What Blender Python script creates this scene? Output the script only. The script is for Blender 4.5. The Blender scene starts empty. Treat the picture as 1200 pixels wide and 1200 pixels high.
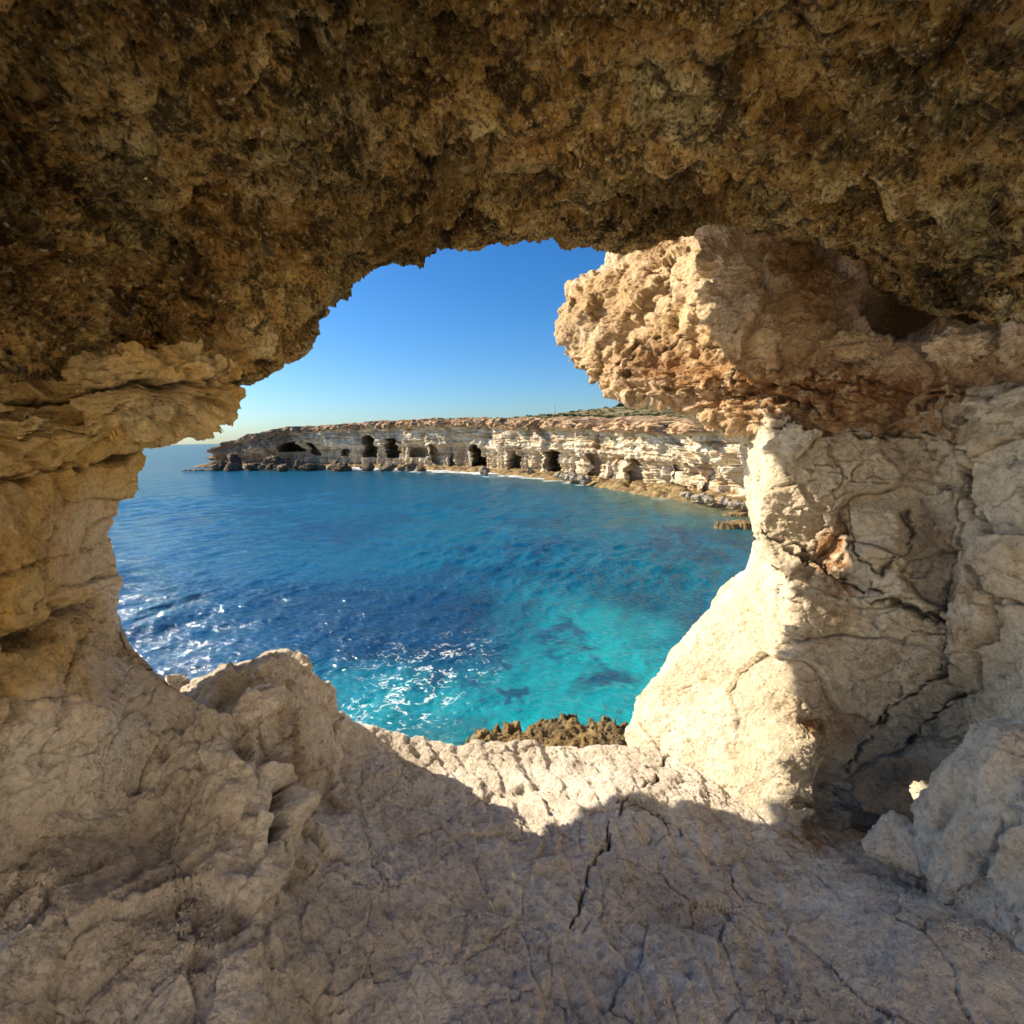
import bpy, bmesh, math, random
import numpy as np
from concurrent.futures import ThreadPoolExecutor
from mathutils import Matrix, Vector

# ------------------------------------------------------------------ camera, sky, sun, exposure
RES = 1.0                       # mesh density
PITCH, ROLL, CAM_Z = math.radians(8.16), math.radians(1.0), 7.0
SUN_AZ, SUN_EL = math.radians(-74.0), math.radians(31.0)
scene = bpy.context.scene
COL = scene.collection
r0 = np.array([1., 0, 0]); u0 = np.array([0, math.sin(PITCH), math.cos(PITCH)])
FWD = np.array([0, math.cos(PITCH), -math.sin(PITCH)])
RIGHT = r0*math.cos(ROLL) - u0*math.sin(ROLL)
UP = u0*math.cos(ROLL) + r0*math.sin(ROLL)
CAM = np.array([0., 0., CAM_Z])
cd = bpy.data.cameras.new('camera'); cam = bpy.data.objects.new('camera', cd); COL.objects.link(cam)
cd.lens = 18.0; cd.sensor_width = 36.0; cd.clip_start = 0.05; cd.clip_end = 60000
cd.dof.use_dof = True; cd.dof.focus_distance = 9.0; cd.dof.aperture_fstop = 4.5
cam.matrix_world = Matrix(((RIGHT[0], UP[0], -FWD[0], CAM[0]), (RIGHT[1], UP[1], -FWD[1], CAM[1]),
                           (RIGHT[2], UP[2], -FWD[2], CAM[2]), (0, 0, 0, 1)))
scene.camera = cam
world = bpy.data.worlds.new("World"); scene.world = world; world.use_nodes = True
wt = world.node_tree; wt.nodes.clear()
sky = wt.nodes.new('ShaderNodeTexSky'); sky.sky_type = 'NISHITA'; sky.sun_disc = False
sky.sun_elevation = SUN_EL; sky.sun_rotation = SUN_AZ
sky.altitude = 0; sky.air_density = 1.0; sky.dust_density = 0.8; sky.ozone_density = 3.0
hs = wt.nodes.new('ShaderNodeHueSaturation'); hs.inputs['Saturation'].default_value = 1.15; hs.inputs['Value'].default_value = 1.04
bg = wt.nodes.new('ShaderNodeBackground'); bg.inputs[1].default_value = 0.06
wo = wt.nodes.new('ShaderNodeOutputWorld')
gm = wt.nodes.new('ShaderNodeGamma'); gm.inputs[1].default_value = 1.15
def vmul(src, c):
    nd = wt.nodes.new('ShaderNodeVectorMath'); nd.operation = 'MULTIPLY'; wt.links.new(src, nd.inputs[0]); nd.inputs[1].default_value = c; return nd.outputs[0]
wt.links.new(vmul(sky.outputs[0], (.1, .1, .1)), gm.inputs[0]); wt.links.new(vmul(gm.outputs[0], (6.9, 8.7, 10.6)), hs.inputs['Color']); wt.links.new(hs.outputs[0], bg.inputs[0]); wt.links.new(bg.outputs[0], wo.inputs[0])
sd = bpy.data.lights.new('sun', 'SUN'); sun = bpy.data.objects.new('sun', sd); COL.objects.link(sun)
sd.energy = 3.8; sd.angle = math.radians(0.5); sd.color = (1.0, 0.86, 0.66)
SUNV = Vector((math.sin(SUN_AZ)*math.cos(SUN_EL), math.cos(SUN_AZ)*math.cos(SUN_EL), math.sin(SUN_EL)))
sun.rotation_euler = SUNV.to_track_quat('Z', 'Y').to_euler()
scene.view_settings.view_transform = 'Standard'; scene.view_settings.look = 'None'
scene.view_settings.exposure = 1.4; scene.view_settings.gamma = 1.0
scene.cycles.use_adaptive_sampling = True; scene.cycles.adaptive_threshold = 0.025
scene.cycles.max_bounces = 7; scene.cycles.diffuse_bounces = 5; scene.cycles.glossy_bounces = 3
scene.cycles.use_denoising = True

# ------------------------------------------------------------------ maths helpers
def loc3(u, v, d): return (d*(u-600)/600., d*(600-v)/600., d)
def to_world(L):
    L = np.asarray(L, float)
    return CAM + L[..., 0:1]*RIGHT + L[..., 1:2]*UP + L[..., 2:3]*FWD
def on_plane(u, v, z=0.0):
    d = FWD + RIGHT*(u-600)/600. + UP*(600-v)/600.
    return CAM + d*(z-CAM_Z)/d[2]
def project(p):
    q = np.asarray(p)-CAM; D = q@FWD
    return 600+600*(q@RIGHT)/D, 600-600*(q@UP)/D

_rng = np.random.RandomState(7)
PERM = np.concatenate([_rng.permutation(256)]*3).astype(np.int32)
G3 = _rng.normal(size=(256, 3)).astype(np.float32); G3 /= np.linalg.norm(G3, axis=1)[:, None]
POOL = ThreadPoolExecutor(4)
def chunked(fn, p, *a):
    n = max(1, len(p)//30000)
    return list(POOL.map(lambda q: fn(q, *a), np.array_split(p, n)))
def perlin(p): return np.concatenate(chunked(perlin_, p))
def perlin_(p):
    p = np.asarray(p, np.float32); i = np.floor(p).astype(np.int32); f = p-i; i &= 255
    w = f*f*f*(f*(f*6-15)+10); out = np.zeros(len(p), np.float32)
    for dx in (0, 1):
        a = PERM[i[:, 0]+dx]; wx = w[:, 0] if dx else 1-w[:, 0]
        for dy in (0, 1):
            b = PERM[a+((i[:, 1]+dy) & 255)]; wy = w[:, 1] if dy else 1-w[:, 1]
            for dz in (0, 1):
                g = G3[PERM[b+((i[:, 2]+dz) & 255)]]; wz = w[:, 2] if dz else 1-w[:, 2]
                out += wx*wy*wz*((f[:, 0]-dx)*g[:, 0]+(f[:, 1]-dy)*g[:, 1]+(f[:, 2]-dz)*g[:, 2])
    return out*1.5
def fbm(p, sc, octv=5, gain=0.5, seed=0.0):
    p = np.asarray(p)*np.asarray(sc, float)+seed*17.31; a = 1.0; o = 0; 
    for k in range(octv): o = o+a*perlin(p); p = p*2.03+5.7; a *= gain
    return o
def ridged(p, sc, octv=4, gain=0.5, seed=0.0):
    p = np.asarray(p)*np.asarray(sc, float)+seed*13.7; a = 1.0; o = 0
    for k in range(octv): o = o+a*(1-np.abs(perlin(p))*2); p = p*2.07+3.1; a *= gain
    return o
def worley(p, sc, seed=0.0, jit=0.9):
    r = chunked(worley_, p, sc, seed, jit); return tuple(np.concatenate([q[k] for q in r]) for k in range(4))
def worley_(p, sc, seed, jit):
    p = (np.asarray(p)*np.asarray(sc, float)+seed*9.17).astype(np.float32)
    i = np.floor(p).astype(np.int32); f = p-i
    F1 = np.full(len(p), 9., np.float32); F2 = F1.copy(); ID = np.zeros(len(p), np.int32); OFF = np.zeros((len(p), 3), np.float32)
    for dx in (-1, 0, 1):
        for dy in (-1, 0, 1):
            for dz in (-1, 0, 1):
                h = PERM[PERM[PERM[(i[:, 0]+dx) & 255]+((i[:, 1]+dy) & 255)]+((i[:, 2]+dz) & 255)]
                o = np.stack([PERM[h], PERM[h+37], PERM[h+91]], 1).astype(np.float32)/255.-.5
                v = np.array([dx, dy, dz], np.float32)+.5+o*jit-f
                d = np.sqrt((v*v).sum(1)); m = d < F1
                F2 = np.where(m, F1, np.minimum(F2, d)); F1 = np.where(m, d, F1); ID = np.where(m, h, ID); OFF[m] = v[m]
    return F1, F2, ID, OFF
def facet(p, sc, seed=0.0, warp=0.25):
    """broken-block relief: every cell is a tilted plane with its own height"""
    p = np.asarray(p); w = np.stack([fbm(p, np.asarray(sc)*1.3, 3, seed=seed+k) for k in range(3)], 1)*warp/np.mean(np.asarray(sc))
    F1, F2, ID, OFF = worley(p+w, sc, seed)
    g = G3[ID]; return (PERM[ID+11]/255.-.5)+0.8*(OFF*g).sum(1), F2-F1
def smooth(a, b, x): t = np.clip((x-a)/(b-a), 0, 1); return t*t*(3-2*t)
def polydist(U, V, pts):
    d = np.full(U.shape, 1e9)
    for (a, b), (c, e) in zip(pts[:-1], pts[1:]):
        L = (c-a)**2+(e-b)**2; t = np.clip(((U-a)*(c-a)+(V-b)*(e-b))/L, 0, 1)
        d = np.minimum(d, np.hypot(U-a-t*(c-a), V-b-t*(e-b)))
    return d
def blob(U, V, cu, cv, ru, rv, ang=0, p=2):
    c, s = math.cos(math.radians(ang)), math.sin(math.radians(ang)); x = (U-cu)*c+(V-cv)*s; y = -(U-cu)*s+(V-cv)*c
    return np.exp(-(np.abs(x/ru)**p+np.abs(y/rv)**p))

def catmull(ctrl, n):
    """interpolates axis 0 of ctrl to n samples evenly spaced by mean chord"""
    m = len(ctrl); ch = np.linalg.norm(np.diff(ctrl[..., :3], axis=0), axis=-1).reshape(m-1, -1); h = (ch.mean(1)+1e-4).reshape(-1, *([1]*(ctrl.ndim-1)))
    mid_ = ((ctrl[1:]+ctrl[:-1])/2)[..., :3].reshape(m-1, -1, 3); dist = np.maximum(np.linalg.norm(mid_, axis=-1), 1.0); wgt = np.where(mid_[..., 2] < .4, .25, 1.0)
    ch = np.minimum((ch/dist*wgt).mean(1), .35)+1e-4; s = np.concatenate([[0], np.cumsum(ch)])
    t = np.interp(np.linspace(0, s[-1], n), s, np.arange(m)); k = np.minimum(t.astype(int), m-2); f = (t-k).reshape(-1, *([1]*(ctrl.ndim-1)))
    sl = np.diff(ctrl, axis=0)/h; M = np.concatenate([sl[:1], (sl[1:]*h[:-1]+sl[:-1]*h[1:])/(h[1:]+h[:-1]), sl[-1:]])
    hk = h[k]; f2 = f*f; f3 = f2*f; cr = (2*f3-3*f2+1)*ctrl[k]+(f3-2*f2+f)*hk*M[k]+(3*f2-2*f3)*ctrl[k+1]+(f3-f2)*hk*M[k+1]
    return cr
def normals(G):
    du = np.gradient(G, axis=0); dv = np.gradient(G, axis=1); n = np.cross(du, dv)
    return n/(np.linalg.norm(n, axis=-1, keepdims=True)+1e-12)

# ------------------------------------------------------------------ mesh helpers
def link(name, me, mat, parent=None):
    o = bpy.data.objects.new(name, me); COL.objects.link(o)
    if mat: me.materials.append(mat)
    if parent: o.parent = parent
    return o
def raw_mesh(name, V, quads, attrs=None, smoothf=True):
    me = bpy.data.meshes.new(name); V = np.asarray(V, np.float32); q = np.asarray(quads, np.int32)
    me.vertices.add(len(V)); me.vertices.foreach_set('co', V.ravel())
    k = q.shape[1]; me.loops.add(q.size); me.loops.foreach_set('vertex_index', q.ravel())
    me.polygons.add(len(q)); me.polygons.foreach_set('loop_start', np.arange(0, q.size, k, dtype=np.int32))
    me.update(calc_edges=True)
    if smoothf: me.polygons.foreach_set('use_smooth', np.ones(len(q), bool))
    for nm, a in (attrs or {}).items():
        a = np.asarray(a, np.float32)
        if a.ndim == 2:
            at = me.attributes.new(nm, 'FLOAT_COLOR', 'POINT'); at.data.foreach_set('color', np.concatenate([a, np.ones((len(a), 1), np.float32)], 1).ravel())
        else:
            at = me.attributes.new(nm, 'FLOAT', 'POINT'); at.data.foreach_set('value', a)
    me.validate(); return me
def grid_quads(R, C):
    i = np.arange(R*C).reshape(R, C); return np.stack([i[:-1, :-1].ravel(), i[:-1, 1:].ravel(), i[1:, 1:].ravel(), i[1:, :-1].ravel()], 1)
def tag(o, label=None, cat=None, group=None, kind=None):
    if label: o['label'] = label
    if cat: o['category'] = cat
    if group: o['group'] = group
    if kind: o['kind'] = kind
    return o

# ------------------------------------------------------------------ material helpers
class NT:
    def __init__(s, name):
        s.m = bpy.data.materials.new(name); s.m.use_nodes = True; s.t = s.m.node_tree; s.t.nodes.clear()
        s.out = s.n('ShaderNodeOutputMaterial'); s.tc = s.n('ShaderNodeNewGeometry').outputs['Position']
    def n(s, ty, **k):
        nd = s.t.nodes.new(ty)
        for a, b in k.items(): setattr(nd, a, b)
        return nd
    def l(s, a, b): s.t.links.new(a, b)
    def put(s, sock, v):
        if isinstance(v, bpy.types.NodeSocket): s.l(v, sock)
        elif v is not None: sock.default_value = v
    def math(s, op, a, b=None, clamp=False):
        nd = s.n('ShaderNodeMath', operation=op, use_clamp=clamp); s.put(nd.inputs[0], a)
        if b is not None: s.put(nd.inputs[1], b)
        return nd.outputs[0]
    def scale(s, vec, v3):
        nd = s.n('ShaderNodeVectorMath', operation='MULTIPLY'); s.put(nd.inputs[0], vec); nd.inputs[1].default_value = v3; return nd.outputs[0]
    def noise(s, sc, det=6, rough=0.6, dist=0.0, vec=None, out=0):
        nd = s.n('ShaderNodeTexNoise'); s.put(nd.inputs['Vector'], vec or s.tc); nd.inputs['Scale'].default_value = sc
        nd.inputs['Detail'].default_value = det; nd.inputs['Roughness'].default_value = rough; nd.inputs['Distortion'].default_value = dist
        return nd.outputs[out]
    def warp(s, amt, sc):
        c = s.noise(sc, 3, 0.5, out=1); a = s.n('ShaderNodeVectorMath', operation='SUBTRACT'); s.l(c, a.inputs[0]); a.inputs[1].default_value = (.5, .5, .5)
        b = s.n('ShaderNodeVectorMath', operation='SCALE'); s.l(a.outputs[0], b.inputs[0]); b.inputs['Scale'].default_value = amt
        d = s.n('ShaderNodeVectorMath', operation='ADD'); s.l(b.outputs[0], d.inputs[0]); s.l(s.tc, d.inputs[1]); return d.outputs[0]
    def vor(s, sc, feat='F1', vec=None, out='Distance'):
        nd = s.n('ShaderNodeTexVoronoi', feature=feat); s.put(nd.inputs['Vector'], vec or s.tc); nd.inputs['Scale'].default_value = sc; return nd.outputs[out]
    def ramp(s, fac, stops):
        nd = s.n('ShaderNodeValToRGB'); s.put(nd.inputs[0], fac); e = nd.color_ramp.elements
        for k, (p, c) in enumerate(stops):
            el = e[k] if k < 2 else e.new(p)
            el.position = p; el.color = (c, c, c, 1) if isinstance(c, (int, float)) else (*c, 1)
        return nd.outputs[0]
    def mix(s, fac, a, b, mode='MIX'):
        nd = s.n('ShaderNodeMix', data_type='RGBA', blend_type=mode); s.put(nd.inputs[0], fac)
        for k, v in ((6, a), (7, b)): s.put(nd.inputs[k], v if isinstance(v, bpy.types.NodeSocket) else (*v, 1))
        return nd.outputs[2]
    def attr(s, name, out='Fac'): return s.n('ShaderNodeAttribute', attribute_name=name).outputs[out]
    def bsdf(s, col, rough=0.9, spec=0.2, bump=None, dist=0.01, strength=1.0, **kw):
        b = s.n('ShaderNodeBsdfPrincipled'); s.put(b.inputs['Base Color'], col if isinstance(col, bpy.types.NodeSocket) else (*col, 1)); s.put(b.inputs['Roughness'], rough)
        b.inputs['Specular IOR Level'].default_value = spec
        if bump is not None:
            bn = s.n('ShaderNodeBump'); s.l(bump, bn.inputs['Height']); bn.inputs['Distance'].default_value = dist; bn.inputs['Strength'].default_value = strength
            s.l(bn.outputs[0], b.inputs['Normal'])
        s.l(b.outputs[0], s.out.inputs[0]); return b
    def displace(s, h, scale, mid=0.5):
        d = s.n('ShaderNodeDisplacement'); s.l(h, d.inputs['Height']); d.inputs['Scale'].default_value = scale; d.inputs['Midlevel'].default_value = mid
        s.l(d.outputs[0], s.out.inputs['Displacement']); s.m.displacement_method = 'BOTH'

def mat_brown():
    t = NT('brown conglomerate'); w = t.warp(0.10, 9)
    base = t.ramp(t.noise(1.7, 7, 0.62, 0.4), [(0.36, (.10, .05, .014)), (0.44, (.40, .23, .06)), (0.53, (.62, .41, .14)), (0.64, (.78, .62, .32))])
    rust = t.ramp(t.noise(3.1, 6, 0.6, 0.6, vec=t.warp(0.3, 2)), [(0.50, 0.0), (0.68, 0.8)])
    c = t.mix(rust, base, (.36, .17, .055))
    olive = t.ramp(t.noise(2.3, 5, 0.6, 0.2, vec=t.warp(0.5, 1.1)), [(0.48, 0.0), (0.64, 0.7)])
    c = t.mix(olive, c, (.27, .22, .08))
    peb = t.vor(34, vec=w); pc = t.vor(34, vec=w, out='Color'); sp = t.n('ShaderNodeSeparateColor'); t.l(pc, sp.inputs[0])
    pick = t.ramp(sp.outputs[0], [(0.72, 0.0), (0.84, 1.0)]); inside = t.ramp(peb, [(0.28, 1.0), (0.46, 0.0)])
    c = t.mix(t.math('MULTIPLY', t.math('MULTIPLY', pick, inside), 0.75), c, (.75, .62, .40))
    lich = t.ramp(t.noise(4.2, 9, 0.75, 0.8), [(0.50, 0.0), (0.57, 1.0)])
    c = t.mix(t.math('MULTIPLY', lich, 0.85), c, (.030, .020, .010))
    c = t.mix(t.ramp(t.noise(38, 6, 0.75), [(0.40, 0.8), (0.50, 0.0)]), c, (.04, .025, .012)); c = t.mix(t.ramp(t.noise(24, 6, 0.75, .5), [(0.55, 0.0), (0.63, 0.6)]), c, (.75, .58, .30))
    c = t.mix(t.math('MULTIPLY', t.attr('stain'), 1.0, True), c, (.60, .44, .20))
    h = t.math('ADD', t.math('MULTIPLY', t.ramp(peb, [(0.0, 1.0), (0.5, 0.0)]), 0.45), t.math('MULTIPLY', t.noise(26, 8, 0.72, 0.3), 1.0))
    h = t.math('ADD', h, t.math('MULTIPLY', t.noise(95, 5, 0.7), 0.35))
    t.bsdf(c, 0.9, 0.25); h = t.math('MULTIPLY', h, t.math('ADD', .35, t.math('MULTIPLY', t.attr('rough'), .65))); t.displace(h, 0.09, 0.6); return t.m

def mat_lime(name, lo, mid, hi, stain=(.30, .15, .05), ochre=0.0, fine=0.022, stretch=(1, 1, 1), dirt=(.05, .035, .02), pits=0.6, nf=13):
    t = NT(name); v = t.scale(t.tc, stretch)
    c = t.ramp(t.noise(1.5, 8, 0.62, 0.3, vec=v), [(0.30, lo), (0.5, mid), (0.68, hi)])
    if ochre: c = t.mix(t.math('MULTIPLY', t.ramp(t.noise(1.1, 6, 0.6, 0.5), [(0.38, 0.0), (0.6, 1.0)]), ochre), c, (.70, .45, .14))
    c = t.mix(t.ramp(t.noise(7, 7, 0.7, 0.4), [(0.54, 0.0), (0.66, 0.38)]), c, tuple(x*.45 for x in lo))
    c = t.mix(t.math('MULTIPLY', t.ramp(t.noise(2.6, 7, 0.7, 1.0), [(0.60, 0.0), (0.70, 1.0)]), 0.45), c, stain)
    c = t.mix(t.math('MULTIPLY', t.attr('stain'), t.ramp(t.noise(9, 6, 0.7), [(0.38, 0.0), (0.58, 1.0)]), True), c, stain)
    c = t.mix(t.math('MULTIPLY', t.attr('crack'), 0.85, True), c, dirt)
    c = t.mix(t.attr('pale'), c, t.ramp(t.noise(1.5, 8, 0.62, 0.3, vec=v), [(0.30, (.50, .43, .34)), (0.5, (.68, .60, .50)), (0.68, (.80, .74, .64))]))
    c = t.mix(1.0, c, t.ramp(t.noise(30, 8, .75, .3), [(0.36, .62), (0.5, 1.0), (0.62, 1.12)]), 'MULTIPLY')
    w = t.warp(0.05, 14)
    pit = t.ramp(t.vor(46, vec=w), [(0.08, 1.0), (0.30, 0.0)]); pm = t.ramp(t.noise(3.3, 4, 0.5), [(0.5, 0.0), (0.62, 1.0)])
    pit = t.math('MULTIPLY', t.math('MULTIPLY', pit, pm), pits)
    c = t.mix(t.math('MULTIPLY', pit, 0.4), c, dirt)
    h = t.math('SUBTRACT', t.math('ADD', t.noise(nf, 9, 0.68, 0.35, vec=v), t.math('MULTIPLY', t.noise(70, 6, 0.72), 0.32)), t.math('MULTIPLY', pit, 0.5))
    t.bsdf(c, 0.92, 0.15); t.displace(h, fine*2.4, 0.65); return t.m

M_BROWN = mat_brown()
M_LEFT = mat_lime('ochre limestone', (.50, .37, .18), (.68, .53, .29), (.80, .69, .46), ochre=0.85)
M_FLOOR = mat_lime('pale grey limestone', (.50, .43, .34), (.68, .60, .50), (.80, .74, .64), fine=0.02, pits=.8, stain=(.36, .22, .10))
M_RIGHT = mat_lime('cream limestone', (.54, .45, .31), (.70, .61, .46), (.80, .74, .60), fine=0.022, stain=(.34, .18, .08))
M_OVER = mat_lime('tan crusty limestone', (.40, .28, .17), (.60, .45, .30), (.72, .60, .45), fine=0.013, pits=.6, nf=24, stain=(.30, .16, .07), ochre=0.25)
M_BOULDER = mat_lime('grey white limestone', (.50, .45, .36), (.68, .62, .51), (.80, .75, .65), fine=0.022)

# ------------------------------------------------------------------ cave rock patches
def net(rows):
    """rows of (X,Y,D,U,V) control points"""
    return np.array(rows, float)
def P(u, v, d): return (*loc3(u, v, d), u, v)
def L(x, y, d, u=None, v=None): return (x, y, d, u if u is not None else 600+600*x/max(d, .8), v if v is not None else 600-600*y/max(d, .8))
def off(p, dx, dy, dd): return (p[0]+dx, p[1]+dy, p[2]+dd, p[3]+dx*120, p[4]-dy*120)

def patch(name, rows, R, C, fn, mat, flip_ref=None):
    A = net(rows); A = catmull(A, int(R*RES)); A = np.swapaxes(catmull(np.swapaxes(A, 0, 1), int(C*RES)), 0, 1)
    G = to_world(A[..., :3]); n = normals(G)
    vis = (A[..., 2] > 0.5)
    s = np.sign(((CAM-G)*n).sum(-1)[vis].sum()); n = n*s
    p = G.reshape(-1, 3); U = A[..., 3].ravel(); V = A[..., 4].ravel()
    d, at = fn(p, U, V, n.reshape(-1, 3))
    G2 = p+n.reshape(-1, 3)*d[:, None]
    q = grid_quads(*G.shape[:2])
    if s < 0: q = q[:, ::-1]
    me = raw_mesh(name, G2, q, at)
    return link(name, me, mat)

def cracks(p, U, V, lst, jag=7):
    wu = U+fbm(p, 5, 3, seed=3)*jag*1.6; wv = V+fbm(p, 5, 3, seed=4)*jag*1.6
    _, _, ID, _ = worley(p, 11, 77); wu = wu+(PERM[ID+3]/255.-.5)*9; wv = wv+(PERM[ID+40]/255.-.5)*9; vary = .45+.8*smooth(-.3, .3, fbm(p, 3, 3, seed=9))
    tot = np.zeros(len(U)); dep = np.zeros(len(U))
    for pts, w, a in lst:
        w = w*(.62 if a > .045 else .42)*vary; d = polydist(wu, wv, pts); g = np.exp(-(d/w)**2)*(vary*.8+.1); dep = np.maximum(dep, g*a); tot = np.maximum(tot, np.exp(-(d/(w*.8))**2)*min(1, a/.05))
    return dep, tot

# --- ceiling
lip = [L(-2.5, .25, .3, -500, 470), P(-60, 440, 1.75), P(60, 440, 2.2), P(150, 434, 2.8), P(225, 442, 3.2), P(270, 440, 3.45), P(338, 431, 3.6), P(352, 405, 3.75), P(343, 388, 3.8),
       P(360, 368, 3.85), P(388, 350, 3.9), P(410, 322, 4.0), P(470, 313, 4.1), P(520, 300, 4.2), P(590, 289, 4.2), P(640, 284, 4.25), P(675, 293, 4.25), P(710, 291, 4.3),
       P(780, 278, 4.3), P(850, 266, 4.3), P(910, 272, 4.2), P(960, 280, 4.1), P(1010, 304, 3.9), P(1060, 340, 3.7), P(1120, 370, 3.3), P(1200, 372, 2.9), P(1320, 360, 2.3), L(3.2, .3, .5, 1600, 400)]
u4 = [-330, -190, -80, 20, 80, 140, 200, 245, 280, 310, 345, 390, 440, 500, 570, 630, 680, 720, 780, 850, 910, 970, 1030, 1090, 1150, 1230, 1350, 1560]
def ceil_d(u, k): return max(0.75, (3.25-1.45*abs((u-620)/720.)**2))*k
r4 = [P(u, 200, ceil_d(u, 1)) for u in u4]
r5 = [P(u, 50, ceil_d(u, .75)) for u in u4]
r6 = [P(u, -150, ceil_d(u, .55)) for u in u4]
def lerp(a, b, t, dd=0): 
    u, v, d = a[3]+(b[3]-a[3])*t, a[4]+(b[4]-a[4])*t, a[2]+(b[2]-a[2])*t+dd
    return P(u, v, d) if d > .8 else tuple(a[i]+(b[i]-a[i])*t for i in range(5))
r3a = [lerp(a, b, .18, -.05) for a, b in zip(lip, r4)]
r3 = [lerp(a, b, .5) for a, b in zip(lip, r4)]
X4 = [-2.6+5.8*i/27 for i in range(28)]
r7 = [L(x, 2.45-.16*x*x, .75, u, -300) for x, u in zip(X4, u4)]
r8 = [L(x*1.1, 2.6-.14*x*x, -0.25, u, -600) for x, u in zip(X4, u4)]
o1 = [off(p, 0, .35, .35) for p in lip]; o0 = [off(p, (p[0])*.1, 3.2, .9) for p in lip]
def f_ceil(p, U, V, n):
    big = fbm(p, .8, 3, seed=1)*.16
    f1, e1 = facet(p, (2.2, 2.2, 3.2), 1); f2, e2 = facet(p, 7.5, 2)
    F1, F2, ID, _ = worley(p+.03*np.stack([fbm(p, 9, 2, seed=k) for k in range(3)], 1), 15, 5)
    lipk = 1-.75*np.exp(-(polydist(U, V, [(q[3], q[4]) for q in lip[1:-1]])/28)**2); d = -.03+big*lipk+f1*.11*lipk+f2*.06*lipk+(fbm(p, 3.3, 6, .58, seed=5))*.075-np.exp(-(F1/.3)**2)*.06*lipk*(PERM[ID]>120)
    dl = polydist(U, V, [(q[3], q[4]) for q in lip[1:-1]])+fbm(p, .9, 4, .55, seed=6)*34; kk_ = np.floor(dl/38.); ff = dl/38.-kk_; amp = PERM[(kk_.astype(int)*13+5) & 255]/255.
    d += (np.where(ff < .8, ff/.8, (1-ff)/.2)-.5)*.10*amp*smooth(4, 30, dl)*smooth(420, 300, dl)
    rough = smooth(-.25, .3, fbm(p, .8, 3, seed=7)); d += (f2*.04-np.exp(-(F1/.3)**2)*.05*(PERM[ID] > 90))*rough*lipk
    band = np.exp(-((ff-.45)/.22)**2)*(amp > .5)*smooth(4, 40, dl)*smooth(-.1, .35, fbm(p, 1.7, 4, seed=8))
    ck, ct = cracks(p, U, V, [([(0, 300), (120, 330), (260, 400), (330, 430)], 10, .04), ([(560, 240), (680, 262), (820, 250), (960, 262), (1080, 330), (1160, 350)], 9, .05),
                              ([(430, 235), (520, 265), (600, 275)], 12, .04), ([(880, 215), (960, 245), (1060, 300), (1200, 310)], 9, .04)], 12)
    st = blob(U, V, 255, 408, 38, 13, -8)*1.2+blob(U, V, 60, 230, 80, 20, 20)*.3+blob(U, V, 790, 232, 60, 10, 5)*.4
    return d-ck, {'crack': ct, 'stain': (st+band*.5)*(fbm(p, 12, 4, .7, seed=2)*.9+.55).clip(0, 1), 'rough': rough}
ceiling = patch('cave_ceiling', [o0, o1, lip, r3a, r3, r4, r5, r6, r7], 760, 1150, f_ceil, M_BROWN)
tag(ceiling, 'dark brown pitted rock ceiling arching over the cave opening', 'cave ceiling', kind='structure')

# --- left wall
S = [P(300, 425, 3.4), P(277, 450, 3.2), P(272, 478, 3.2), P(245, 500, 3.2), P(200, 513, 3.2), P(167, 524, 3.2), P(158, 560, 3.2), P(150, 600, 3.2), P(144, 640, 3.2), P(151, 680, 3.2), P(153, 712, 3.2),
     P(178, 757, 3.05), P(225, 793, 3.0), P(265, 830, 3.1), P(280, 900, 3.0)]
vB = [400, 432, 455, 485, 512, 545, 585, 625, 665, 705, 750, 800, 860, 930, 1020]
vC = [380, 415, 445, 480, 515, 555, 600, 645, 695, 745, 800, 860, 930, 1030, 1150]
A_ = [P(S[i][3]+(45-S[i][3])*.3, S[i][4]+(vB[i]-S[i][4])*.3, 2.82-(.25 if 1 <= i <= 4 else 0)-(.1 if i > 10 else 0)) for i in range(15)]
A2 = [P(S[i][3]+(45-S[i][3])*.62, S[i][4]+(vB[i]-S[i][4])*.62, 2.45-(.15 if 1 <= i <= 4 else 0)-(.1 if i > 10 else 0)) for i in range(15)]
B_ = [P(40, vB[i], 2.15-(.08 if i > 10 else 0)) for i in range(15)]; C_ = [P(-110, vC[i], 1.55) for i in range(15)]
D_ = [L(-1.9-.02*i, .75-.2*i, .95, -500, vC[i]) for i in range(15)]; E_ = [L(-2.2, .9-.2*i, -0.25, -1500, vC[i]) for i in range(15)]
q1 = [off(p, -.35, .3*(i < 5), .5 if i < 4 else .35 if i == 4 else .22 if i < 8 else .06) for i, p in enumerate(S)]; q0 = [(p[0]-4.5+2.5*(i == 0), p[1]*2.2+1.7*(i == 0), p[2]+(1.15 if i == 0 else .6 if i < 8 else .1), p[3]-200, p[4]) for i, p in enumerate(S)]  # hidden outer rows of the wall, shaped to block the sun
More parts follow.
